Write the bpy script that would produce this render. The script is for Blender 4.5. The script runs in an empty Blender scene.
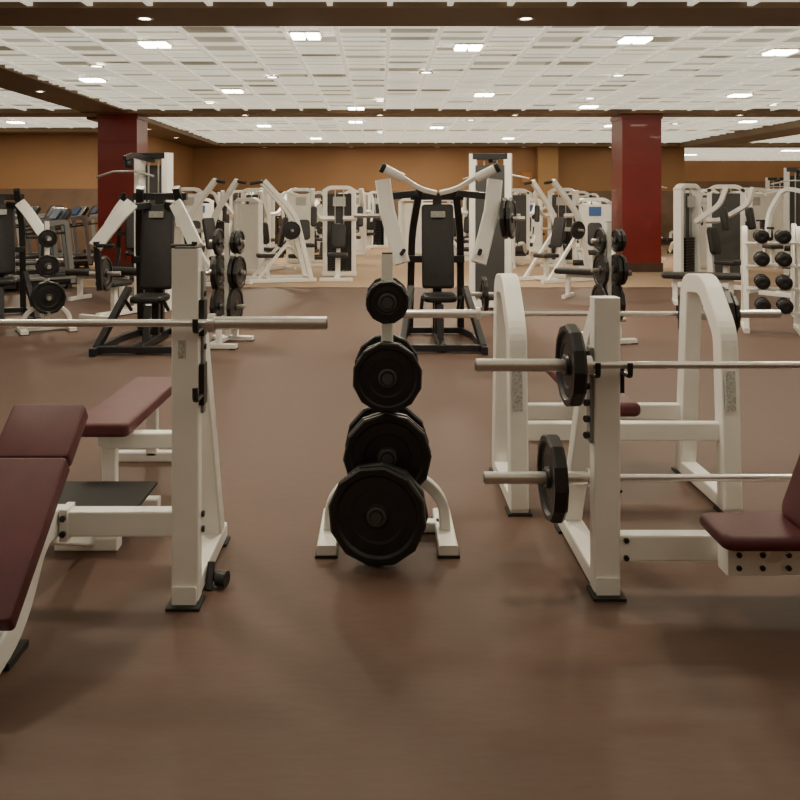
import bpy, math, random
from mathutils import Vector, Matrix, Euler
random.seed(7)
scene=bpy.context.scene
# ---------------------------------------------------------------- materials
def new_mat(name,col,rough=.5,metal=0,noise=0,nscale=20,bump=0,bscale=200,coat=0,emit=None,es=0):
    m=bpy.data.materials.new(name); m.use_nodes=True
    nt=m.node_tree; b=nt.nodes['Principled BSDF']
    b.inputs['Base Color'].default_value=(*col,1); b.inputs['Roughness'].default_value=rough
    b.inputs['Metallic'].default_value=metal
    if coat: b.inputs['Coat Weight'].default_value=coat
    if emit: b.inputs['Emission Color'].default_value=(*emit,1); b.inputs['Emission Strength'].default_value=es
    tc=nt.nodes.new('ShaderNodeTexCoord')
    if noise:
        n=nt.nodes.new('ShaderNodeTexNoise'); n.inputs['Scale'].default_value=nscale; n.inputs['Detail'].default_value=4
        nt.links.new(tc.outputs['Object'],n.inputs['Vector'])
        r=nt.nodes.new('ShaderNodeValToRGB')
        r.color_ramp.elements[0].position=.3; r.color_ramp.elements[1].position=.7
        r.color_ramp.elements[0].color=(*[c*(1-noise) for c in col],1)
        r.color_ramp.elements[1].color=(*[min(1,c*(1+noise)) for c in col],1)
        nt.links.new(n.outputs['Fac'],r.inputs['Fac']); nt.links.new(r.outputs['Color'],b.inputs['Base Color'])
    if bump:
        n2=nt.nodes.new('ShaderNodeTexNoise'); n2.inputs['Scale'].default_value=bscale
        nt.links.new(tc.outputs['Object'],n2.inputs['Vector'])
        bp=nt.nodes.new('ShaderNodeBump'); bp.inputs['Strength'].default_value=bump; bp.inputs['Distance'].default_value=.002
        nt.links.new(n2.outputs['Fac'],bp.inputs['Height']); nt.links.new(bp.outputs['Normal'],b.inputs['Normal'])
    return m
WHITE=new_mat('white_powdercoat',(.87,.86,.82),.35,noise=.03,nscale=6)
MAROON=new_mat('maroon_vinyl',(.085,.014,.019),.5,noise=.15,nscale=8,bump=.3,bscale=300)
BLACK=new_mat('black_iron',(.010,.010,.011),.38,noise=.3,nscale=15,bump=.2,bscale=150)
BVIN=new_mat('black_vinyl',(.018,.017,.018),.45,noise=.2)
BSTEEL=new_mat('black_steel',(.016,.016,.018),.35)
CHROME=new_mat('brushed_steel',(.68,.66,.63),.3,metal=.85,noise=.06,nscale=40)
RUBBER=new_mat('black_rubber',(.015,.015,.015),.7)
GREY=new_mat('grey_plastic',(.22,.22,.22),.5)
DGREY=new_mat('worn_iron',(.05,.05,.05),.5)
RED=new_mat('red_column_paint',(.19,.014,.010),.4,noise=.15,nscale=1.5,coat=.15)
TAN=new_mat('tan_wall_paint',(.40,.215,.095),.6,noise=.06,nscale=.8)
TANL=new_mat('amber_wall_paint',(.50,.29,.12),.6,noise=.05)
WAIN=new_mat('brown_wainscot',(.20,.12,.075),.45,noise=.2,nscale=1.5)
DKBROWN=new_mat('dark_brown_panel',(.08,.045,.03),.4,noise=.15,nscale=2)
BEAM=new_mat('brown_beam_paint',(.18,.12,.068),.6,noise=.08,nscale=1)
SCREEN=new_mat('screen_glass',(.02,.03,.05),.15,emit=(.25,.4,.6),es=.12)
SIGN=new_mat('sign_orange',(.6,.25,.06),.5,noise=.02)
LABEL=new_mat('label_grey',(.45,.45,.42),.5,noise=.4,nscale=90)
BLUE=new_mat('blue_plastic',(.05,.12,.35),.5)
def lamp_mat():
    m=bpy.data.materials.new('lamp_diffuser'); m.use_nodes=True; b=m.node_tree.nodes['Principled BSDF']
    b.inputs['Base Color'].default_value=(1,1,1,1)
    b.inputs['Emission Color'].default_value=(1,.94,.80,1); b.inputs['Emission Strength'].default_value=18
    return m
LAMP=lamp_mat()
def floor_mat():
    m=bpy.data.materials.new('brown_rubber_floor'); m.use_nodes=True; nt=m.node_tree; b=nt.nodes['Principled BSDF']
    L=nt.links
    tc=nt.nodes.new('ShaderNodeTexCoord')
    mp=nt.nodes.new('ShaderNodeMapping'); mp.inputs['Scale'].default_value=(2.2,9,1)
    L.new(tc.outputs['Object'],mp.inputs['Vector'])
    n=nt.nodes.new('ShaderNodeTexNoise'); n.inputs['Scale'].default_value=4; n.inputs['Detail'].default_value=10; n.inputs['Roughness'].default_value=.8
    L.new(mp.outputs['Vector'],n.inputs['Vector'])
    r=nt.nodes.new('ShaderNodeValToRGB'); e=r.color_ramp.elements
    e[0].position=.25; e[0].color=(.098,.055,.039,1); e[1].position=.78; e[1].color=(.132,.079,.058,1)
    L.new(n.outputs['Fac'],r.inputs['Fac'])
    br=nt.nodes.new('ShaderNodeTexBrick'); br.inputs['Scale'].default_value=1; br.inputs['Brick Width'].default_value=1.2; br.inputs['Row Height'].default_value=.15
    br.inputs['Mortar Size'].default_value=.002; br.inputs['Color1'].default_value=(1,1,1,1); br.inputs['Color2'].default_value=(.95,.95,.95,1); br.inputs['Mortar'].default_value=(.93,.93,.93,1)
    L.new(tc.outputs['Object'],br.inputs['Vector'])
    mx=nt.nodes.new('ShaderNodeMixRGB'); mx.blend_type='MULTIPLY'; mx.inputs['Fac'].default_value=.25
    L.new(r.outputs['Color'],mx.inputs['Color1']); L.new(br.outputs['Color'],mx.inputs['Color2'])
    L.new(mx.outputs['Color'],b.inputs['Base Color'])
    b.inputs['Specular IOR Level'].default_value=.32
    b.inputs['Roughness'].default_value=.55
    bp=nt.nodes.new('ShaderNodeBump'); bp.inputs['Strength'].default_value=.1; bp.inputs['Distance'].default_value=.002
    L.new(n.outputs['Fac'],bp.inputs['Height']); L.new(bp.outputs['Normal'],b.inputs['Normal'])
    return m
FLOOR=floor_mat()
CARPET=new_mat('tan_carpet',(.38,.265,.175),.95,noise=.2,nscale=30,bump=.5,bscale=400)
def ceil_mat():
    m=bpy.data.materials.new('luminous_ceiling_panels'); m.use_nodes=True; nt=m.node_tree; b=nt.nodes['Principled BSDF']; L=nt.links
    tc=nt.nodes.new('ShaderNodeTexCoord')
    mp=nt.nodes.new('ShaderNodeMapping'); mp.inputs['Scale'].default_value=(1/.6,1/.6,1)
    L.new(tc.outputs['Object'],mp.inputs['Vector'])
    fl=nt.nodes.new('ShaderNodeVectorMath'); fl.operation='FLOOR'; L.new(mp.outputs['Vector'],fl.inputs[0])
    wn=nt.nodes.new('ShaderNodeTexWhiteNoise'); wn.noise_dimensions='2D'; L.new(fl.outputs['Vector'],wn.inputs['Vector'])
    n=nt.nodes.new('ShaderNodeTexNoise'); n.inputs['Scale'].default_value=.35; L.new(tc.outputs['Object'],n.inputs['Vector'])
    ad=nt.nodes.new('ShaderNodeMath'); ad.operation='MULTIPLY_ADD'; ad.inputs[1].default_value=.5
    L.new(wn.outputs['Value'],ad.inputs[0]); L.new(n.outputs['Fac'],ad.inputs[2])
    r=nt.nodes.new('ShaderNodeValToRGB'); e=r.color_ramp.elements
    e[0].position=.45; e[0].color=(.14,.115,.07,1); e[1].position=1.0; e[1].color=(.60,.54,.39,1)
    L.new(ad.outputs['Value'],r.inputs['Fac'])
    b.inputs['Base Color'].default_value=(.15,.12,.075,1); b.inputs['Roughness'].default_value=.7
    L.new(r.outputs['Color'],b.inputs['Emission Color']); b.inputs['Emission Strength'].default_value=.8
    return m
CEIL=ceil_mat()
GLOW_LOUVER=new_mat('glowing_white_louver',(.82,.79,.68),.5,emit=(1,.94,.76),es=.62)  # louvers are no lamps; emission added to brighten them and fill the room

# ---------------------------------------------------------------- mesh builder
def V(*a): return Vector(a[0] if len(a)==1 else a)
def fillet(pts,r,n=6):
    pts=[V(p) for p in pts]; out=[pts[0]]
    for i in range(1,len(pts)-1):
        a,p,b=pts[i-1],pts[i],pts[i+1]
        ra=min(r,(a-p).length*.49); rb=min(r,(b-p).length*.49)
        s=p+(a-p).normalized()*ra; e=p+(b-p).normalized()*rb
        for k in range(n+1):
            t=k/n; out.append(s*(1-t)**2+p*2*t*(1-t)+e*t*t)
    out.append(pts[-1]); return out
def rr(w,l,r,n=5):
    r=max(.001,min(r,w/2-.0005,l/2-.0005)); o=[]
    for cx,cy,a0 in((w/2-r,l/2-r,0),(-w/2+r,l/2-r,90),(-w/2+r,-l/2+r,180),(w/2-r,-l/2+r,270)):
        for k in range(n+1):
            a=math.radians(a0+90*k/n); o.append((cx+r*math.cos(a),cy+r*math.sin(a)))
    return o
class T:
    def __init__(s,name,origin=(0,0,0)):
        s.name=name;s.o=V(origin);s.v=[];s.f=[];s.mi=[];s.sm=[];s.mats=[];s.M=Matrix.Identity(4)
    def add(s,vs,fs,mat,smooth=False):
        if mat not in s.mats:s.mats.append(mat)
        k=s.mats.index(mat);b=len(s.v)
        s.v+= [s.M@V(v) for v in vs]
        for f in fs:
            s.f.append([b+i for i in f]); s.mi.append(k); s.sm.append(smooth)
    def box(s,c,size,mat,rot=(0,0,0)):
        R=Euler([math.radians(a) for a in rot]).to_matrix(); c=V(c); x,y,z=[a/2 for a in size]
        vs=[c+R@V(a,b,d) for a in(-x,x) for b in(-y,y) for d in(-z,z)]
        s.add(vs,[(0,1,3,2),(4,6,7,5),(0,4,5,1),(2,3,7,6),(0,2,6,4),(1,5,7,3)],mat)
    def sweep(s,pts,prof,mat,side=None,smooth=False):
        pts=[V(p) for p in pts]; n=len(pts)
        ts=[(pts[i+1]-pts[i]).normalized() for i in range(n-1)]
        if side is None:
            side=V(0,0,0)
            for i in range(len(ts)-1):
                c=ts[i].cross(ts[i+1])
                if c.length>1e-3: side=c.normalized();break
            if side.length<.5:
                side=ts[0].cross(V(0,0,1) if abs(ts[0].z)<.9 else V(1,0,0)).normalized()
        side=V(side); vs=[];m=len(prof)
        for i,p in enumerate(pts):
            if i==0:t=ts[0];sc=1
            elif i==n-1:t=ts[-1];sc=1
            else:
                t=(ts[i-1]+ts[i]).normalized();sc=1/max(.3,t.dot(ts[i]))
            sd=(side-t*side.dot(t)).normalized(); up=t.cross(sd)
            for u,w in prof: vs.append(p+sd*u+up*(w*sc))
        fs=[]
        for i in range(n-1):
            for j in range(m):
                k=(j+1)%m; fs.append((i*m+j,i*m+k,(i+1)*m+k,(i+1)*m+j))
        s.add(vs,fs,mat,smooth)
        s.add(vs[:m],[tuple(range(m))[::-1]],mat); s.add(vs[-m:],[tuple(range(m))],mat)
    def bar(s,pts,w,h,mat,side=None,r=.008):   # rectangular tube, w along side
        s.sweep(pts,rr(w,h,r,2),mat,side)
    def tube(s,pts,r,mat,n=14,side=None):
        s.sweep(pts,[(r*math.cos(2*math.pi*k/n),r*math.sin(2*math.pi*k/n)) for k in range(n)],mat,side,True)
    def lathe(s,o,ax,prof,mat,n=48,poly=False,closed=False):
        o=V(o);ax=V(ax).normalized(); a=ax.cross(V(0,0,1) if abs(ax.z)<.9 else V(1,0,0)).normalized(); b=ax.cross(a)
        m=len(prof);vs=[];R=max(p[0] for p in prof)
        for k in range(n):
            th=2*math.pi*k/n
            g=math.cos(math.pi/12)/math.cos((th%(math.pi/6))-math.pi/12) if poly else 1
            for r,h in prof:
                q=r*(g if r>R*.9 else 1)
                vs.append(o+ax*h+(a*math.cos(th)+b*math.sin(th))*q)
        fs=[]
        for k in range(n):
            k2=(k+1)%n
            for j in range(m if closed else m-1):
                j2=(j+1)%m; fs.append((k*m+j,k*m+j2,k2*m+j2,k2*m+j))
        s.add(vs,fs,mat,not poly)
    def plate(s,o,ax,R,th=.045,mat=None,hub=True,poly=True):
        h=th/2; mat=mat or BLACK
        pr=[(.0265,-h),(.0265,h),(R*.22,h),(R*.25,h*.55),(R*.5,h*.5),(R*.55,h*.65),(R*.78,h*.5),(R*.83,h),(R*.96,h),(R,h*.6),(R,-h*.6),(R*.96,-h),(R*.83,-h),(R*.78,-h*.5),(R*.55,-h*.65),(R*.5,-h*.5),(R*.25,-h*.55),(R*.22,-h)]
        s.lathe(o,ax,pr,mat,48,poly,True)
        for q in (1,-1):   # cast hub ring
            ax_=V(ax).normalized()
            s.lathe(V(o)+ax_*(h*q),ax_,[(.0265,0),(.0265,.003*q),(.04,.003*q),(.042,0)],DGREY if hub else mat,24)
    def pad(s,c,size,mat,rot=(0,0,0),r=.05,M=None,e=None):
        w,l,t=size; R=M or Euler([math.radians(a) for a in rot]).to_matrix(); c=V(c); e=e or min(.03,t*.45)
        lay=[]
        for k in range(5):
            a=math.pi/2*k/4; lay.append((e*(1-math.sin(a)),-t/2+e*(1-math.cos(a))))
        lay+= [(i,-z) for i,z in lay[::-1]]
        vs=[];m=0
        for i,z in lay:
            o=rr(w-2*i,l-2*i,r-i*.5); m=len(o); vs+=[c+R@V(x,y,z) for x,y in o]
        fs=[]
        for i in range(len(lay)-1):
            for j in range(m):
                k=(j+1)%m; fs.append((i*m+j,i*m+k,(i+1)*m+k,(i+1)*m+j))
        fs.append(tuple(range(m))[::-1]); fs.append(tuple((len(lay)-1)*m+j for j in range(m)))
        s.add(vs,fs,mat,True)
    def bolt(s,p,ax,r=.012):
        ax=V(ax).normalized(); s.tube([V(p),V(p)+ax*.01],r,BSTEEL,6)
    def done(s,loc=None,rz=0,sc=1):
        me=bpy.data.meshes.new(s.name)
        me.from_pydata([v-s.o for v in s.v],[],s.f)
        for m in s.mats: me.materials.append(m)
        me.polygons.foreach_set('material_index',s.mi); me.polygons.foreach_set('use_smooth',s.sm); me.update()
        ob=bpy.data.objects.new(s.name,me); bpy.context.collection.objects.link(ob)
        ob.location=V(loc) if loc is not None else s.o; ob.rotation_euler=(0,0,math.radians(rz)); ob.scale=(sc,sc,sc)
        return ob
def dup(ob,x,y,rz=0,sc=1):
    o=ob.copy(); bpy.context.collection.objects.link(o); o.location=(x,y,ob.location.z); o.rotation_euler=(0,0,math.radians(rz)); o.scale=(sc,sc,sc); return o

# ---------------------------------------------------------------- room
def slab(name,x0,x1,y0,y1,z0,z1,mat):
    t=T(name,((x0+x1)/2,(y0+y1)/2,(z0+z1)/2)); t.box(t.o,(x1-x0,y1-y0,z1-z0),mat); return t.done()
ZC=3.56
f=T('floor'); f.box((4,5.65,-.05),(36,19.3,.1),FLOOR); f.done()
f=T('floor_carpet'); f.box((4,28.65,-.05),(36,26.7,.1),CARPET); f.done()
slab('trim_1',-14,22,15.27,15.33,0,.006,BSTEEL)
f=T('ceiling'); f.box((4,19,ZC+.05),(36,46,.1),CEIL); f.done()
slab('wall_left',-14.1,-14,-4,24,0,ZC,TAN)
slab('wall_right',22,22.1,-4,42,0,ZC,TAN)
slab('wall_rear',-14,22,-4.1,-4,0,ZC,TAN)
slab('wall_back_left',-14,-6.7,24,24.1,0,ZC,TAN)
slab('wall_return_left',-6.7,-6.6,24,30,0,ZC,TAN)
slab('wall_back',-6.7,10.75,30,30.1,0,ZC,TAN)
slab('wall_return_right',10.65,10.75,30.1,42,0,ZC,TAN)
slab('wall_far',10.65,22,42,42.1,0,ZC,TAN)
slab('trim_2',-6.6,10.7,29.93,30,0,1.9,WAIN)
slab('trim_3',-14,-6.7,23.93,24,0,1.9,WAIN)
slab('trim_4',10.75,22,41.93,42,0,2.5,WAIN)
slab('baseboard_rear',-14,22,-4,-3.97,0,.12,DKBROWN)
slab('baseboard_back',-6.6,10.7,29.9,29.93,0,.14,DKBROWN)
slab('pilaster',5.5,6.2,29.55,29.9,0,3.5,TANL)
# beams (nearly flush soffits)
def beam(n,x0,x1,y0,y1,z0=3.5):
    t=T('trim_%d'%n,((x0+x1)/2,(y0+y1)/2,(z0+ZC)/2)); t.box(t.o,(x1-x0,y1-y0,ZC-z0),BEAM)
    return t.done()
beam(5,-14,22,8.5,9.4); beam(6,-14,22,18.45,19.4,3.47); beam(7,-6.6,22,29.0,30,3.42)
beam(8,-6.5,-5.5,9.4,18.45); beam(9,-6.7,-5.5,19.4,29.0,3.42); beam(10,10.2,11.4,19.4,29.0,3.36)
beam(11,-14,-6.7,22.9,24,3.42); beam(12,-14,22,-.9,-.1)
# louvre grid
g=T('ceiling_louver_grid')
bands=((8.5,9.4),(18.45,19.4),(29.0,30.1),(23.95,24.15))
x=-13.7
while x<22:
    g.box((x,19,ZC-.02),(.055,45.9,.04),GLOW_LOUVER); x+=.6
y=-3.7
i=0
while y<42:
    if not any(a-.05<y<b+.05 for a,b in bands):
        g.box((4,y,ZC-.018),(35.9,.06,.036),GLOW_LOUVER)
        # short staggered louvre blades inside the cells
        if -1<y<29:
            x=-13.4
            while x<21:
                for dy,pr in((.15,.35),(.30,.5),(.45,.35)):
                    if random.random()<pr and not any(a-.1<y+dy<b+.1 for a,b in bands): g.box((x,y+dy,ZC-.015),(.55,.055,.03),GLOW_LOUVER)
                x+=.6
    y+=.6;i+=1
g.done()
# columns
def column(x,y):
    t=T('column',(x,y,0)); w=.86
    t.box((x,y,1.74),(w,w,3.48),RED)
    t.box((x,y,.1),(w+.06,w+.06,.2),DKBROWN)
    for z in(1.2,2.35): t.box((x,y,z),(w+.008,w+.008,.012),DKBROWN)
    t.box((x,y,3.42),(w+.05,w+.05,.1),RED)
    t.done()
column(-5.77,19.1); column(5.75,19.1)
# ceiling fixtures
def fixture(x,y,w=.55,l=.35):
    t=T('ceiling_light',(x,y,ZC-.05))
    for k in(-.5,.5):
        t.box((x+k*w*1.0,y,ZC-.065),(w*.8,l,.03),LAMP)
    t.box((x,y,ZC-.045),(w*2,l+.08,.02),WHITE)
    t.done()
fixt=[(-2.78,10.5),(-.87,9.95),(1.11,10.7),(3.06,10.2),(5.2,11.05),(-2.6,15.0),(1.9,15.5),(6.6,15.6),(-3,22),(1.5,22.5),(6,22),(-9,14),(-9,21),(-2.5,5),(0,4.6),(3.2,5),(-1.5,1),(2.5,1),(10,13),(14,22),(16,33),(13,36),(-2,26.5),(4,26.5),(8.4,11.5),(-4.6,13.6),(4.3,17.5),(-.5,17.8),(9,20.8),(-.6,20.9)]
for x,y in fixt: fixture(x,y,.18 if y<30 else .4,.3)
def downlight(x,y,z=3.5,r=.06):
    t=T('recessed_downlight',(x,y,z)); t.lathe((x,y,z),(0,0,-1),[(0,.004),(r,.004)],LAMP,20)
    t.lathe((x,y,z),(0,0,-1),[(r,.004),(r+.005,.012),(r+.03,.012),(r+.03,0)],WHITE,20); t.done()
for x in(-7,-2.48,1.54,5.2,9): downlight(x,8.97)
for x in(-9,-3,0,3,8,10): downlight(x,18.9,3.47)
for y in(12,15): downlight(-6,y)
for y in(22,25): downlight(-6,y,3.42)
for x in(-4,-1,2,5,8): downlight(x,29.5,3.42)
for x,y in((-4.1,12.3),(-1.7,13.4),(.7,12.9),(3.7,13.2),(6.6,12.4),(-3.4,17),(0,16.6),(4,16.2),(8,17.3),(-8,16.5),(-8.6,11.5),(2.2,20.6),(7.5,21.6),(0,24.5)):
    downlight(x,y,ZC-.04,.08)
def area(x,y,z,sx,sy,e,col=(1,.86,.64)):
    l=bpy.data.lights.new('ceiling_area','AREA'); l.shape='RECTANGLE'; l.size=sx; l.size_y=sy; l.energy=e; l.color=col
    o=bpy.data.objects.new('ceiling_lamp_light',l); bpy.context.collection.objects.link(o); o.location=(x,y,z)
for x,y,e in [(-2.5,5,45),(0,4.6,40),(3.2,5,45),(-2.78,10.5,65),(-.87,9.95,55),(1.11,10.7,55),(3.06,10.2,65),(5.2,11.05,55),(-3,22,160),(1.9,15.5,130),(6,22,160),(-9,20,160),(14,22,160),(1,26.5,150),(15,34,180)]:
    area(x,y,ZC-.1,.38,.3,e)

# ---------------------------------------------------------------- barbell
def barbell(cx,y,z,half=1.1,name='barbell'):
    t=T(name,(cx,y,z))
    t.tube([(cx-half+.42,y,z),(cx+half-.42,y,z)],.0145,CHROME,16)
    for s in(-1,1):
        e=cx+s*half
        t.tube([(e,y,z),(e-s*.425,y,z)],.025,CHROME,20)
        t.tube([(e-s*.425,y,z),(e-s*.45,y,z)],.037,CHROME,24)
        t.tube([(e,y,z),(e+s*.004,y,z)],.02,GREY,16)
    return t.done()
def wplate(o,ax,R,th=.045,tilt=None):
    t=T('weight_plate',o); t.plate(o,ax,R,th); return t.done()

# ---------------------------------------------------------------- left incline bench press
XC,YP=-1.324,3.34
t=T('incline_bench_press',(XC,YP,0))
for s in(-1,1):
    X=XC+s*.565
    t.bar([(X,YP,.02),(X,YP,1.39)],.105,.075,WHITE,side=(1,0,0))
    t.box((X,YP,1.392),(.09,.06,.008),RUBBER)
    t.bar([(X,YP+.03,1.27),(X,YP+.17,1.0),(X,YP+.54,.05)],.09,.095,WHITE,side=(1,0,0))
    t.bar([(X,YP-.05,.045),(X,YP+.62,.045)],.095,.07,WHITE,side=(1,0,0))
    t.box((X,YP-.02,.006),(.13,.12,.012),RUBBER); t.box((X,YP+.58,.006),(.12,.1,.012),RUBBER)
    # perforated catch ladder on the outer face, hooks reaching forward
    t.box((X+s*.058,YP+.03,1.02),(.012,.04,.56),GREY)
    for k in range(7): t.tube([(X+s*.06,YP+.03,.79+k*.07),(X+s*.07,YP+.03,.79+k*.07)],.012,BSTEEL,10)
    t.box((X+s*.064,YP+.0,.86),(.02,.06,.16),BSTEEL)
    t.box((X+s*.064,YP+.0,1.12),(.02,.06,.14),BSTEEL)
    for zz in(1.08,.82):
        t.bar(fillet([(X+s*.062,YP+.0,zz),(X+s*.062,YP-.135,zz),(X+s*.062,YP-.135,zz+.05)],.02,3),.022,.014,BSTEEL,side=(1,0,0))
    t.box((X-s*.01,YP-.039,1.0),(.03,.004,.07),LABEL)
    # lower crossbar to spine
    t.bar([(X,YP+.02,.31),(XC,YP+.02,.31)],.07,.1,WHITE,side=(0,1,0))
    t.box((XC+s*.09,YP+.015,.31),(.03,.09,.125),WHITE)
    for z in(.28,.34): t.bolt((XC+s*.09,YP-.032,z),(0,-1,0),.013)
    for z in(.28,.34): t.bolt((X+s*.055,YP+.02,z),(s,0,0),.013)
# spine: short rear strut, curved front leg
t.bar([(XC,YP,.27),(XC,YP+.5,.06)],.08,.08,WHITE,side=(1,0,0))
t.bar(fillet([(XC,YP+.05,.31),(XC,YP-.16,.34),(XC,3.0,.10),(XC,2.75,.05),(XC,1.9,.045)],.16,6),.14,.11,WHITE,side=(1,0,0))
t.box((XC,2.93,.012),(.16,.16,.024),RUBBER)
t.bar([(XC-.14,YP+.52,.03),(XC+.14,YP+.52,.03)],.08,.06,WHITE)
t.bar([(XC-.25,1.93,.03),(XC+.25,1.93,.03)],.08,.06,WHITE)
# pad support
d=V(0,.61,.45).normalized(); ang=math.degrees(math.atan2(d.z,d.y))
def onpad(u,off):
    n=V(0,-d.z,d.y); return V(XC+.005,2.80,.285)+d*u+n*off
t.bar([onpad(-.05,-.07),onpad(.66,-.07)],.06,.06,WHITE,side=(1,0,0))
t.bar([onpad(.52,-.09),(XC,YP+.03,.31)],.06,.06,WHITE,side=(1,0,0))
t.bar([onpad(.12,-.08),(XC,2.95,.12)],.06,.06,WHITE,side=(1,0,0))
t.pad(onpad(.2,0),(.29,.62,.07),MAROON,rot=(ang,0,0),r=.015,e=.008)
t.pad(onpad(.638,0),(.29,.256,.07),MAROON,rot=(ang,0,0),r=.018,e=.008)
t.pad((XC,2.46,.27),(.30,.38,.075),MAROON,rot=(-10,0,0),r=.05)
t.bar([(XC,2.45,.24),(XC,2.5,.06)],.06,.06,WHITE,side=(1,0,0))
# spotter platform
t.box((XC-.02,3.99,.19),(.5,.38,.014),RUBBER)
for s in(-1,1): t.bar([(XC-.02+s*.2,3.81,.17),(XC-.02+s*.2,4.17,.17)],.04,.03,WHITE)
t.bar([(XC,3.84,.17),(XC,3.84,.03)],.07,.07,WHITE,side=(1,0,0)); t.bar([(XC,4.12,.17),(XC,4.12,.0)],.05,.05,WHITE,side=(1,0,0))
# pull-pin knob at floor
t.tube([(XC+.62,3.5,.035),(XC+.70,3.47,.035)],.02,BSTEEL,14); t.tube([(XC+.66,3.476,.035),(XC+.70,3.465,.035)],.032,BSTEEL,14)
t.bar([(XC+.63,3.44,.0),(XC+.63,3.5,.09)],.03,.02,BSTEEL)
t.done()
barbell(XC+.01,YP-.095,1.11,1.11,name='barbell')
# flat bench behind
t=T('flat_bench',(-1.38,4.7,0))
t.pad((-1.38,4.72,.45),(.29,1.12,.07),MAROON,r=.03,e=.018)
t.bar([(-1.38,4.25,.38),(-1.38,5.2,.38)],.06,.07,WHITE,side=(1,0,0))
for y in(4.35,5.15):
    t.bar([(-1.38,y,.38),(-1.38,y,.04)],.07,.06,WHITE,side=(1,0,0)); t.bar([(-1.63,y,.03),(-1.13,y,.03)],.06,.06,WHITE)
t.bar([(-1.38,4.30,.37),(-.93,4.30,.37)],.07,.08,WHITE); t.bar([(-.96,4.30,.38),(-.96,4.30,0)],.06,.06,WHITE,side=(1,0,0))
t.done()

# ---------------------------------------------------------------- plate tree
def tree_mesh(name,plates=None,origin=(0,0,0),top=1.33,front=False):
    t=T(name,origin)
    t.bar([(0,0,.1),(0,0,top)],.055,.055,WHITE,side=(1,0,0))
    t.box((0,0,top+.003),(.05,.05,.006),RUBBER)
    for s in(-1,1):
        t.bar(fillet([(0,0,.30),(s*.13,0,.31),(s*.26,0,.20),(s*.27,0,.04)],.11,6),.06,.05,WHITE,side=(0,1,0))
        t.bar([(s*.27,-.2,.03),(s*.27,.26,.03)],.085,.05,WHITE,side=(1,0,0))
        for y in(-.17,.23): t.box((s*.27,y,.006),(.1,.07,.012),RUBBER)
    t.bar([(-.27,.1,.03),(.27,.1,.03)],.06,.05,WHITE)
    for z in(1.12,.79,.42,.235):
        for s in(-1,1):
            L={1.12:.17,.79:.205,.42:.16,.235:.325}[z] if front and s<0 else .2
            dx=-.05 if front and s<0 and z<.3 else 0
            t.tube([(0,s*.02,z),(dx,s*L,z-.012*(z<.3))],.0245,CHROME if not front else DGREY,16)
            t.lathe((0,s*.03,z),(0,s,0),[(.024,.012),(.042,.012),(.042,0)],CHROME,20)
    for (z,y,R,th) in plates or []:
        t.plate((0,y,z),(0,1,0),R,th)
    return t
CTX,CTY=.033,3.95
tt=tree_mesh('weight_plate_tree',front=True); tt.done(loc=(CTX,CTY,0))
P=[(1.12,-.09,.10,.025),(1.12,-.135,.098,.022),(1.12,.09,.10,.025),
   (.79,-.08,.15,.03),(.79,-.12,.15,.03),(.79,-.17,.158,.03),(.79,.1,.155,.03),
   (.42,-.075,.2,.035),(.42,-.12,.2,.035),(.42,.1,.2,.04)]
for z,y,R,th in P:
    ob=wplate((CTX,CTY+y,z-.0),(0,1,0),R,th); ob.rotation_euler=(0,random.uniform(0,.5),0)
for k,(y,dx) in enumerate([(-.24,-.036),(-.292,-.045)]):
    ob=wplate((CTX+dx,CTY+y,.222),(.15,1,0),.215,.045); ob.rotation_euler=(0,.1*k+.06,0)

# background trees
bp=[(1.12,-.09,.13,.04),(1.12,-.14,.13,.04),(1.12,.1,.15,.04),(.79,-.08,.18,.045),(.79,-.14,.18,.045),(.79,.09,.2,.045),
    (.42,-.09,.225,.045),(.42,.1,.225,.045)]
tree=tree_mesh('weight_plate_tree',bp).done(loc=(-1.67,9.3,0),rz=80)
dup(tree,2.58,9.6,98)
bp2=[(1.12,-.09,.11,.03),(.79,-.08,.14,.03),(.42,-.09,.2,.045),(.42,-.145,.2,.045)]
tree2=tree_mesh('weight_plate_tree',bp2).done(loc=(-4.0,10.2,0),rz=30)

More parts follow.
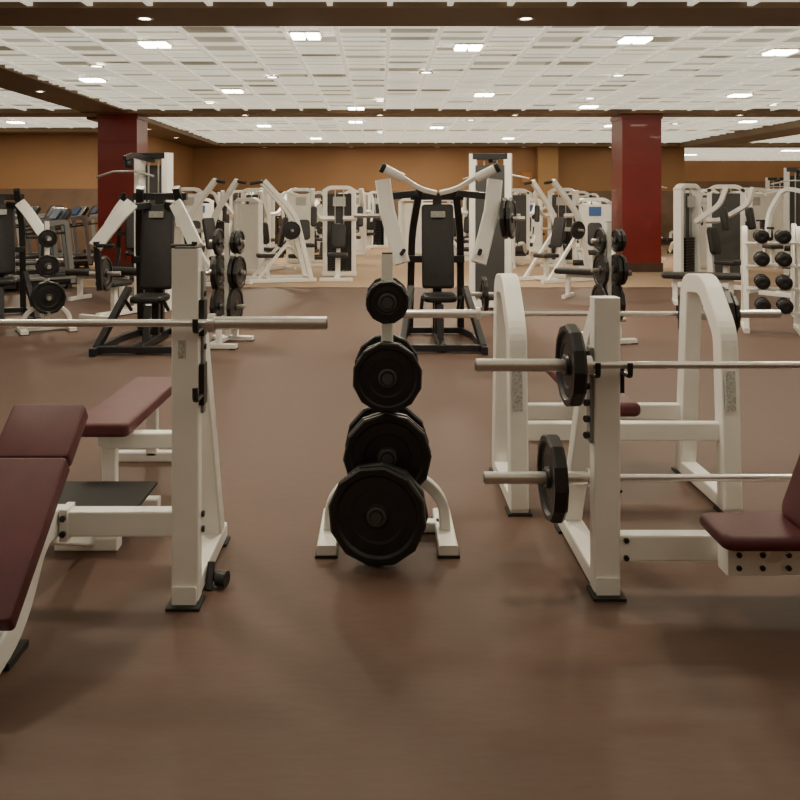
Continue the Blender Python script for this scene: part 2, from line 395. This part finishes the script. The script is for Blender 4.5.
# ---------------------------------------------------------------- right front bench rack
X0=1.48; YP=3.42
t=T('olympic_press_rack',(X0,YP,0))
for s in(-1,1):
    X=X0+s*.575
    t.bar([(X,YP,.02),(X,YP,1.19)],.105,.08,WHITE,side=(1,0,0))
    t.bar([(X,YP+.02,1.15),(X,YP+.16,1.0),(X,YP+.62,.05)],.085,.085,WHITE,side=(1,0,0))
    t.bar([(X,YP-.05,.045),(X,YP+.68,.045)],.095,.07,WHITE,side=(1,0,0))
    t.box((X,YP-.02,.006),(.13,.12,.012),RUBBER); t.box((X,YP+.65,.006),(.12,.1,.012),RUBBER)
    t.bar(fillet([(X+s*.062,YP,.895),(X+s*.062,YP-.135,.895),(X+s*.062,YP-.135,.95)],.02,3),.022,.014,BSTEEL,side=(1,0,0))
    t.box((X+s*.06,YP-.0,.80),(.014,.06,.38),GREY)
    for k in range(6): t.tube([(X+s*.06,YP-.01,.64+k*.065),(X+s*.085,YP-.025,.64+k*.065)],.014,BSTEEL,10)
    t.bar(fillet([(X-s*.062,YP,.895),(X-s*.062,YP-.135,.895),(X-s*.062,YP-.135,.95)],.02,3),.022,.014,BSTEEL,side=(1,0,0))
    t.box((X-s*.06,YP,.87),(.02,.06,.12),BSTEEL)
    t.bar(fillet([(X-s*.062,YP+.02,.40),(X-s*.062,YP+.13,.40),(X-s*.062,YP+.13,.45)],.02,3),.03,.014,BSTEEL,side=(1,0,0))
    t.bar([(X,YP-.0,.19),(X0,YP,.19)],.068,.105,WHITE,side=(0,1,0))
    for z in(.155,.225): t.bolt((X-s*.075,YP-.034,z),(0,-1,0),.012)
# side-on seat with steep backrest
t.bar([(X0-.15,3.3,.19),(X0+.75,3.3,.19)],.09,.1,WHITE,side=(0,1,0))
t.box((X0-.05,3.252,.20),(.2,.012,.11),WHITE)
for dx in(-.11,-.02,.08):
    for z in(.175,.225): t.bolt((X0+dx,3.248,z),(0,-1,0),.011)
t.bar([(X0-.0,3.2,.295),(X0+.5,3.2,.295)],.08,.04,WHITE,side=(0,1,0))
for dx in(.02,.4): t.bar([(X0+dx,3.2,.3),(X0+dx,3.28,.2)],.06,.06,WHITE,side=(1,0,0))
t.bar([(X0+.7,3.3,.2),(X0+.7,3.3,.03)],.07,.07,WHITE,side=(1,0,0)); t.bar([(X0+.7,3.05,.03),(X0+.7,3.55,.03)],.07,.06,WHITE)
t.pad((X0+.07,3.17,.345),(.64,.27,.055),MAROON,rot=(0,0,0),r=.04)
t.pad((X0+.19,3.15,.65),(.62,.28,.075),MAROON,rot=(0,-70,0),r=.05)
t.bar([(X0+.2,3.2,.3),(X0+.36,3.2,.85)],.06,.05,WHITE,side=(0,1,0))
t.done()
barbell(X0+.01,YP-.1,.935,1.115); wplate((.745,YP-.1,.935),(1,.03,0),.162,.05)
wplate((2.2,YP-.1,.935),(1,0,0),.162,.04)
barbell(1.53,YP+.085,.435); wplate((.71,YP+.085,.435),(1,.03,0),.178,.055)
wplate((2.35,YP+.085,.435),(1,0,0),.178,.045)

# ---------------------------------------------------------------- rear right bench rack
X0=1.235; YF,YB=4.3,4.93
t=T('olympic_flat_bench',(X0,4.6,0))
for s in(-1,1):
    X=X0+s*.535
    t.bar(fillet([(X,YB,.03),(X,YB-.10,1.11),(X,YB-.34,1.13),(X,YF+.06,.90),(X,YF,.03)],.07,5),.092,.105,WHITE,side=(1,0,0))
    t.bar([(X,YF-.04,.045),(X,YB+.04,.045)],.09,.07,WHITE,side=(1,0,0))
    t.box((X,YF,.006),(.12,.12,.012),RUBBER); t.box((X,YB,.006),(.12,.12,.012),RUBBER)
    t.bar(fillet([(X,YB-.04,.885),(X,YB+.08,.885),(X,YB+.08,.96)],.03,3),.05,.016,BSTEEL,side=(1,0,0))
    t.box((X,YB-.045,.93),(.07,.13,.2),BSTEEL)
    t.box((X-.01,YF-.03,.62),(.05,.012,.2),LABEL,rot=(-4,0,0))
for y,z in((YF+.05,.40),(YB-.02,.36)):
    t.bar([(X0-.535,y,z),(X0+.535,y,z)],.06,.09,WHITE,side=(0,1,0))
t.pad((X0,5.1,.47),(.29,1.25,.075),MAROON,r=.03)
t.bar([(X0,4.4,.40),(X0,5.65,.40)],.06,.06,WHITE,side=(1,0,0))
t.bar([(X0,5.62,.40),(X0,5.62,.04)],.06,.06,WHITE,side=(1,0,0)); t.bar([(X0-.25,5.62,.03),(X0+.25,5.62,.03)],.06,.06,WHITE)
t.done()
barbell(X0,YB+.04,.915)
wplate((X0+.76,YB+.04,.915),(1,0,0),.16,.04); wplate((X0+.808,YB+.04,.915),(1,0,0),.13,.03)

# ---------------------------------------------------------------- plate loaded machines
def lever_machine(name,style):
    t=T(name)
    for s in(-1,1):
        t.bar(fillet([(s*.42,-.75,.04),(s*.42,.2,.04),(s*.3,.75,.04)],.1),.08,.06,BSTEEL)
        t.bar(fillet([(s*.3,.62,.04),(s*.28,.45,1.2),(s*.2,.2,1.72)],.2),.08,.08,BSTEEL,side=(1,0,0))
        t.bar([(s*.42,-.6,.06),(s*.30,.1,.6)],.07,.07,BSTEEL)
        if style=='A':
            t.bar([(s*.10,.2,1.52),(s*.26,.0,1.50)],.07,.08,BSTEEL)
            t.bar(fillet([(s*.24,.02,1.54),(s*.33,-.1,1.42),(s*.54,-.3,1.08)],.05),.06,.14,WHITE,side=(0,1,0))
            t.bar([(s*.52,-.3,1.14),(s*.50,-.25,.62)],.06,.06,BSTEEL)
            t.tube([(s*.5,-.36,1.1),(s*.3,-.42,1.1)],.02,RUBBER)
            t.tube([(s*.45,.3,.75),(s*.8,.3,.75)],.024,CHROME); t.plate((s*.62,.3,.75),(1,0,.05),.2,.05)
        else:
            t.bar([(s*.62,-.0,1.80),(s*.57,-.10,1.45),(s*.41,-.25,.90)],.07,.17,WHITE,side=(0,1,0),r=.02)
            t.bar([(s*.56,.0,1.62),(s*.2,.25,1.66)],.08,.08,BSTEEL)
            t.tube([(s*.42,-.25,1.0),(s*.40,-.5,1.05)],.022,RUBBER)
            t.bar(fillet([(s*.02,.1,1.66),(s*.2,.05,1.70),(s*.42,-.05,1.84)],.1),.05,.05,WHITE)
            t.tube([(s*.40,-.12,1.82),(s*.60,-.16,1.92)],.05,WHITE,16); t.tube([(s*.60,-.16,1.92),(s*.64,-.165,1.94)],.055,RUBBER,16)
            t.tube([(s*.55,.3,1.4),(s*.95,.3,1.4)],.024,CHROME)
            t.tube([(s*.3,.35,.5),(s*.8,.35,.5)],.024,CHROME); t.plate((s*.55,.35,.5),(1,0,.05),.2,.05)
    if style!='A':
        t.plate((.72,-.12,1.38),(1,-.35,.02),.225,.05); t.plate((.78,-.14,1.38),(1,-.35,.02),.225,.045)
        t.tube([(.6,-.1,1.38),(.92,-.18,1.38)],.024,CHROME)
    t.bar([(-.42,-.6,.05),(.42,-.6,.05)],.08,.07,BSTEEL); t.bar([(-.32,.6,.05),(.32,.6,.05)],.08,.07,BSTEEL)
    t.bar([(0,-.6,.05),(0,.6,.06)],.09,.08,BSTEEL,side=(1,0,0))
    t.bar([(-.3,.3,1.62),(.3,.3,1.62)],.08,.08,BSTEEL)
    t.bar([(-.32,.4,.9),(.32,.4,.9)],.08,.08,BSTEEL)
    t.bar([(0,.1,.06),(0,.12,.5)],.08,.1,BSTEEL,side=(1,0,0)); t.bar([(0,.25,.06),(0,.3,1.62)],.1,.1,BSTEEL,side=(1,0,0))
    t.bar([(0,-.3,.06),(0,-.22,.45)],.07,.07,BSTEEL,side=(1,0,0))
    t.pad((0,-.12,.52),(.36,.42,.08),BVIN,r=.08)
    t.pad((0,.17,1.06),(.36,.95,.09),BVIN,rot=(82,0,0),r=.04)
    t.box((0,.12,1.42),(.16,.01,.07),LABEL,rot=(-8,0,0))
    for s in(-1,1): t.tube([(s*.2,-.15,.4),(s*.2,-.4,.55)],.02,BSTEEL)
    return t
mA=lever_machine('plate_loaded_chest_press','A').done(loc=(-2.48,9.3,0))
mB=lever_machine('plate_loaded_incline_press','V').done(loc=(.65,9.4,0))
dup(mA,-5.0,11.2,25); dup(mA,-4.9,17.0,20)

def cable_tower(name,h=2.25):
    t=T(name); w=.5
    for s in(-1,1):
        t.bar([(s*w/2,0,.02),(s*w/2,0,h)],.11,.13,WHITE,side=(1,0,0))
        t.bar([(s*w/2,-.35,.03),(s*w/2,.3,.03)],.09,.06,WHITE,side=(1,0,0))
        t.tube([(s*.09,0,.1),(s*.09,0,h-.1)],.013,CHROME,8)
    t.bar([(-w/2,0,h-.04),(w/2,0,h-.04)],.14,.09,BSTEEL); t.bar([(-w/2,0,.08),(w/2,0,.08)],.12,.1,WHITE)
    for k in range(16): t.box((0,0,.16+k*.05),(.3,.1,.045),BLACK)
    t.box((0,.07,h*.5),(w-.08,.02,h*.85),DGREY)
    t.bar([(0,0,h-.1),(0,-.45,h-.05),(0,-.6,h-.1)],.06,.07,BSTEEL,side=(1,0,0))
    t.tube([(-.5,-.6,h-.35),(-.2,-.6,h-.28),(.2,-.6,h-.28),(.5,-.6,h-.35)],.016,CHROME,10)
    t.tube([(0,-.6,h-.28),(0,-.6,h-.1)],.006,BSTEEL,6)
    t.lathe((-.03,-.5,h-.16),(1,0,0),[(.0,0),(.07,0),(.06,.02),(.07,.04),(0,.04)],BSTEEL,20)
    t.bar([(0,-.05,.05),(0,-1.1,.05)],.08,.07,WHITE,side=(1,0,0)); t.bar([(-.3,-1.1,.03),(.3,-1.1,.03)],.07,.06,WHITE)
    t.bar([(0,-.8,.05),(0,-.8,.42)],.07,.07,WHITE,side=(1,0,0)); t.pad((0,-.8,.46),(.32,.42,.08),BVIN)
    t.bar([(0,-.55,.05),(0,-.55,.6)],.05,.05,WHITE,side=(1,0,0)); t.tube([(-.25,-.58,.6),(.25,-.58,.6)],.06,BVIN,14)
    return t
ct=cable_tower('lat_pulldown_machine').done(loc=(-3.25,12.2,0),rz=-25)
dup(ct,1.6,12.3,165); dup(ct,8.7,17.6,-30); dup(ct,7.2,23.4,0); dup(ct,11.9,25.5,-20)

# selectorised machines
def selector(name,var):
    t=T(name)
    h=1.8 if var!=2 else 1.55
    t.bar([(-.3,.4,.02),(-.3,.4,h)],.09,.16,WHITE,side=(1,0,0)); t.bar([(.3,.4,.02),(.3,.4,h)],.09,.16,WHITE,side=(1,0,0))
    t.bar(fillet([(-.34,.4,h-.05),(-.2,.4,h+.04),(.2,.4,h+.04),(.34,.4,h-.05)],.06),.16,.08,WHITE,side=(0,1,0))
    if var in(0,2): t.box((0,.34,h*.5),(.54,.03,h*.92),WHITE)
    else:
        for k in range(15): t.box((0,.4,.14+k*.052),(.3,.12,.046),BLACK)
        for s in(-1,1): t.tube([(s*.09,.4,.1),(s*.09,.4,h)],.012,CHROME,8)
        t.box((0,.47,h*.5),(.54,.01,h*.9),DGREY)
    t.box((0,.318,h*.86),(.26,.01,.2),BLUE if var==2 else LABEL)
    t.bar([(-.36,.4,.04),(.36,.4,.04)],.2,.08,WHITE)
    t.bar([(0,.35,.05),(0,-.9,.05)],.08,.08,WHITE,side=(1,0,0)); t.bar([(-.32,-.9,.035),(.32,-.9,.035)],.08,.07,WHITE)
    t.bar([(0,-.35,.05),(0,-.35,.42)],.09,.09,WHITE,side=(1,0,0))
    t.pad((0,-.4,.48),(.4,.42,.09),BVIN,r=.08)
    t.bar([(0,-.1,.05),(0,-.02,1.1)],.08,.08,WHITE,side=(1,0,0))
    t.pad((0,-.12,.85),(.3,.5,.09),BVIN,rot=(80,0,0),r=.08)
    for s in(-1,1):
        if var==0:
            t.bar(fillet([(s*.12,.1,h-.1),(s*.5,0,h+.0),(s*.58,-.3,1.35),(s*.5,-.45,.95)],.18),.09,.07,WHITE,side=(0,1,0))
            t.tube([(s*.5,-.45,1.1),(s*.32,-.55,1.1)],.02,RUBBER,10)
        elif var==1:
            t.bar(fillet([(s*.1,.1,1.2),(s*.42,0,1.2),(s*.5,-.5,1.5),(s*.48,-.6,1.8)],.12),.08,.08,WHITE)
            t.pad((s*.46,-.56,1.25),(.12,.4,.12),BVIN,rot=(80,0,0),r=.04)
        else:
            t.bar(fillet([(s*.2,-.3,.5),(s*.38,-.6,.55),(s*.36,-.95,.3)],.12),.07,.07,WHITE)
            t.tube([(s*.1,-.98,.3),(s*.42,-.98,.3)],.06,BVIN,14)
            t.tube([(s*.25,-.35,.45),(s*.3,-.4,.8)],.02,BSTEEL,8)
    return t
s0=selector('shoulder_press_machine',0).done(loc=(-4.4,20.0,0),rz=30)
s1=selector('pec_fly_machine',1).done(loc=(-.85,17.4,0),rz=0)
s2=selector('leg_extension_machine',2).done(loc=(4.6,18.2,0),rz=-15)
plc=[(s2,-2.65,18.7,150),(s1,6.9,17.0,160),(s1,10.4,17.6,-20),(s2,12.1,18.0,20),
 (s2,2.9,20.0,160),(s1,4.4,20.8,-20),(s2,7.5,20.2,175),(s0,9.2,20.4,10),(s1,10.9,20.6,0),(s2,12.6,20.8,160),(s0,14.4,21,0),(s0,7.3,14.4,-60),
 (s1,-3.2,20.9,-10),(s0,-1.9,21.0,15),(s1,5.9,15.3,40)]
kinds=[s2,s1,mA,s0,s2,s1,s2,mA,s1,s0,s2]
j=0
for y,x0 in((22.9,-4.9),(25.4,-4.2),(28.0,-5.4)):
    x=x0
    while x<15.5:
        ok=not(abs(x-7.2)<1.2 and y<24) and not(abs(x-11.9)<1.3 and 24<y<27) and not (-.6<x<.6 and y<24)
        if ok: plc.append((kinds[j%11],x,y+random.uniform(-.15,.15),random.choice((0,0,25,-25,170))))
        x+=1.72; j+=1
plc+=[(s2,13.5,31.5,0),(s1,15.3,31.8,0),(s0,17,32,0),(s2,13.9,34.5,0),(s1,16.2,34.8,0)]
for m,x,y,r in plc: dup(m,x,y,r)

def lever_tall(name):
    t=T(name)
    for s in(-1,1):
        t.bar([(s*.35,-.6,.04),(s*.35,.7,.04)],.08,.07,WHITE,side=(1,0,0))
        t.bar(fillet([(s*.35,.6,.05),(s*.35,.3,1.3),(s*.3,-.3,1.95)],.25),.09,.09,WHITE,side=(1,0,0))
        t.bar([(s*.35,-.45,.05),(s*.35,.35,1.0)],.06,.06,WHITE,side=(1,0,0))
        t.tube([(s*.35,.2,1.0),(s*.6,.2,1.0)],.024,CHROME)
        t.tube([(s*.3,-.3,1.93),(s*.3,-.5,1.9)],.03,RUBBER)
    t.plate((.45,.2,1.0),(1,0,0),.18,.05)
    t.bar([(-.35,.6,.05),(.35,.6,.05)],.07,.07,WHITE); t.bar([(-.35,.35,1.0),(.35,.35,1.0)],.07,.07,WHITE)
    t.pad((0,-.2,.5),(.34,.42,.08),BVIN); t.bar([(0,-.2,.48),(0,-.2,.04)],.08,.08,WHITE,side=(1,0,0)); t.bar([(-.35,-.2,.05),(.35,-.2,.05)],.07,.06,WHITE)
    t.pad((0,.1,.95),(.3,.6,.08),BVIN,rot=(78,0,0))
    return t
lt=lever_tall('plate_loaded_row_machine').done(loc=(-3.1,15.9,0),rz=60)
dup(lt,-2.0,16.6,-75); dup(lt,3.4,16.6,-60); dup(lt,8.9,14.8,60); dup(lt,10.6,14.8,-50)

# treadmill
t=T('treadmill')
t.box((0,0,.13),(.62,1.7,.14),BSTEEL); t.box((0,.0,.205),(.5,1.6,.012),RUBBER)
for s in(-1,1):
    t.box((s*.35,0,.2),(.09,1.6,.04),GREY)
    t.bar(fillet([(s*.36,.75,.1),(s*.38,.62,1.2),(s*.36,.3,1.15)],.08),.06,.09,GREY,side=(1,0,0))
    t.tube([(s*.36,.6,1.0),(s*.36,.05,.95)],.022,RUBBER,10)
    t.box((s*.3,-.8,.04),(.08,.08,.08),RUBBER); t.box((s*.3,.7,.04),(.08,.08,.08),RUBBER)
t.pad((0,.62,.2),(.72,.5,.2),BSTEEL,r=.1)
t.pad((0,.62,1.28),(.8,.34,.1),BSTEEL,rot=(55,0,0),r=.06); t.box((0,.565,1.33),(.34,.01,.2),SCREEN,rot=(-35,0,0))
tm=t.done(loc=(-6.3,15.0,0),rz=-50)
for r_,(x,y) in enumerate(((-6.3,15.0),(-7.2,17.2),(-7.5,19.4),(-7.8,21.6))):
    for k in range(1 if r_==0 else 0,5): dup(tm,x-1.15*k,y+.1*k,-50)

# fixed weight rack on the right
t=T('dumbbell_rack')
for s in(-1,1):
    t.bar([(s*.3,.3,.03),(s*.3,-.1,.03),(s*.3,-.35,.03)],.07,.06,WHITE,side=(1,0,0))
    t.bar(fillet([(s*.3,-.3,.04),(s*.3,.05,1.2),(s*.3,.2,1.25),(s*.3,.28,.04)],.12),.06,.06,WHITE,side=(1,0,0))
for k,z in enumerate((.28,.55,.82,1.09)):
    y=-.27+.32*(z/1.2)
    for dy in(-.07,.07): t.bar([(-.3,y+dy,z-.04),(.3,y+dy,z-.03)],.03,.03,WHITE)
    for x in(-.12,.12):
        t.tube([(x,y-.12,z+.05),(x,y+.12,z+.05)],.016,CHROME,10)
        for q in(-1,1): t.lathe((x,y+q*.11,z+.05),(0,q,0),[(0,-.045),(.07,-.045),(.085,-.03),(.085,.03),(.07,.045),(.03,.045),(0,.04)],BLACK,20)
dr=t.done(loc=(4.75,10.3,0),rz=-20)
dup(dr,5.9,11.4,-20)

t=T('flat_bench'); t.pad((0,0,.43),(.3,1.2,.09),BVIN)
for y in(-.4,.4): t.bar([(0,y,.4),(0,y,.04)],.07,.07,WHITE,side=(1,0,0)); t.bar([(-.25,y,.03),(.25,y,.03)],.06,.06,WHITE)
t.bar([(0,-.4,.36),(0,.4,.36)],.06,.06,WHITE,side=(1,0,0))
fb=t.done(loc=(-4.4,13.4,0),rz=70); dup(fb,3.4,13.6,60); dup(fb,4.9,12.9,75)
slab('wall_sign',5.0,5.35,29.9,29.93,2.2,2.55,SIGN)

# ---------------------------------------------------------------- world, camera
w=bpy.data.worlds.new('World'); scene.world=w; w.use_nodes=True
w.node_tree.nodes['Background'].inputs[0].default_value=(.9,.85,.75,1); w.node_tree.nodes['Background'].inputs[1].default_value=.05
cd=bpy.data.cameras.new('Camera'); cam=bpy.data.objects.new('Camera',cd); bpy.context.collection.objects.link(cam)
cd.sensor_width=36; cd.lens=38.25; cd.shift_x=.025; cd.shift_y=-.25; cd.clip_end=200
cam.location=(0,0,1.58); cam.rotation_euler=(math.radians(90),0,0)
scene.camera=cam
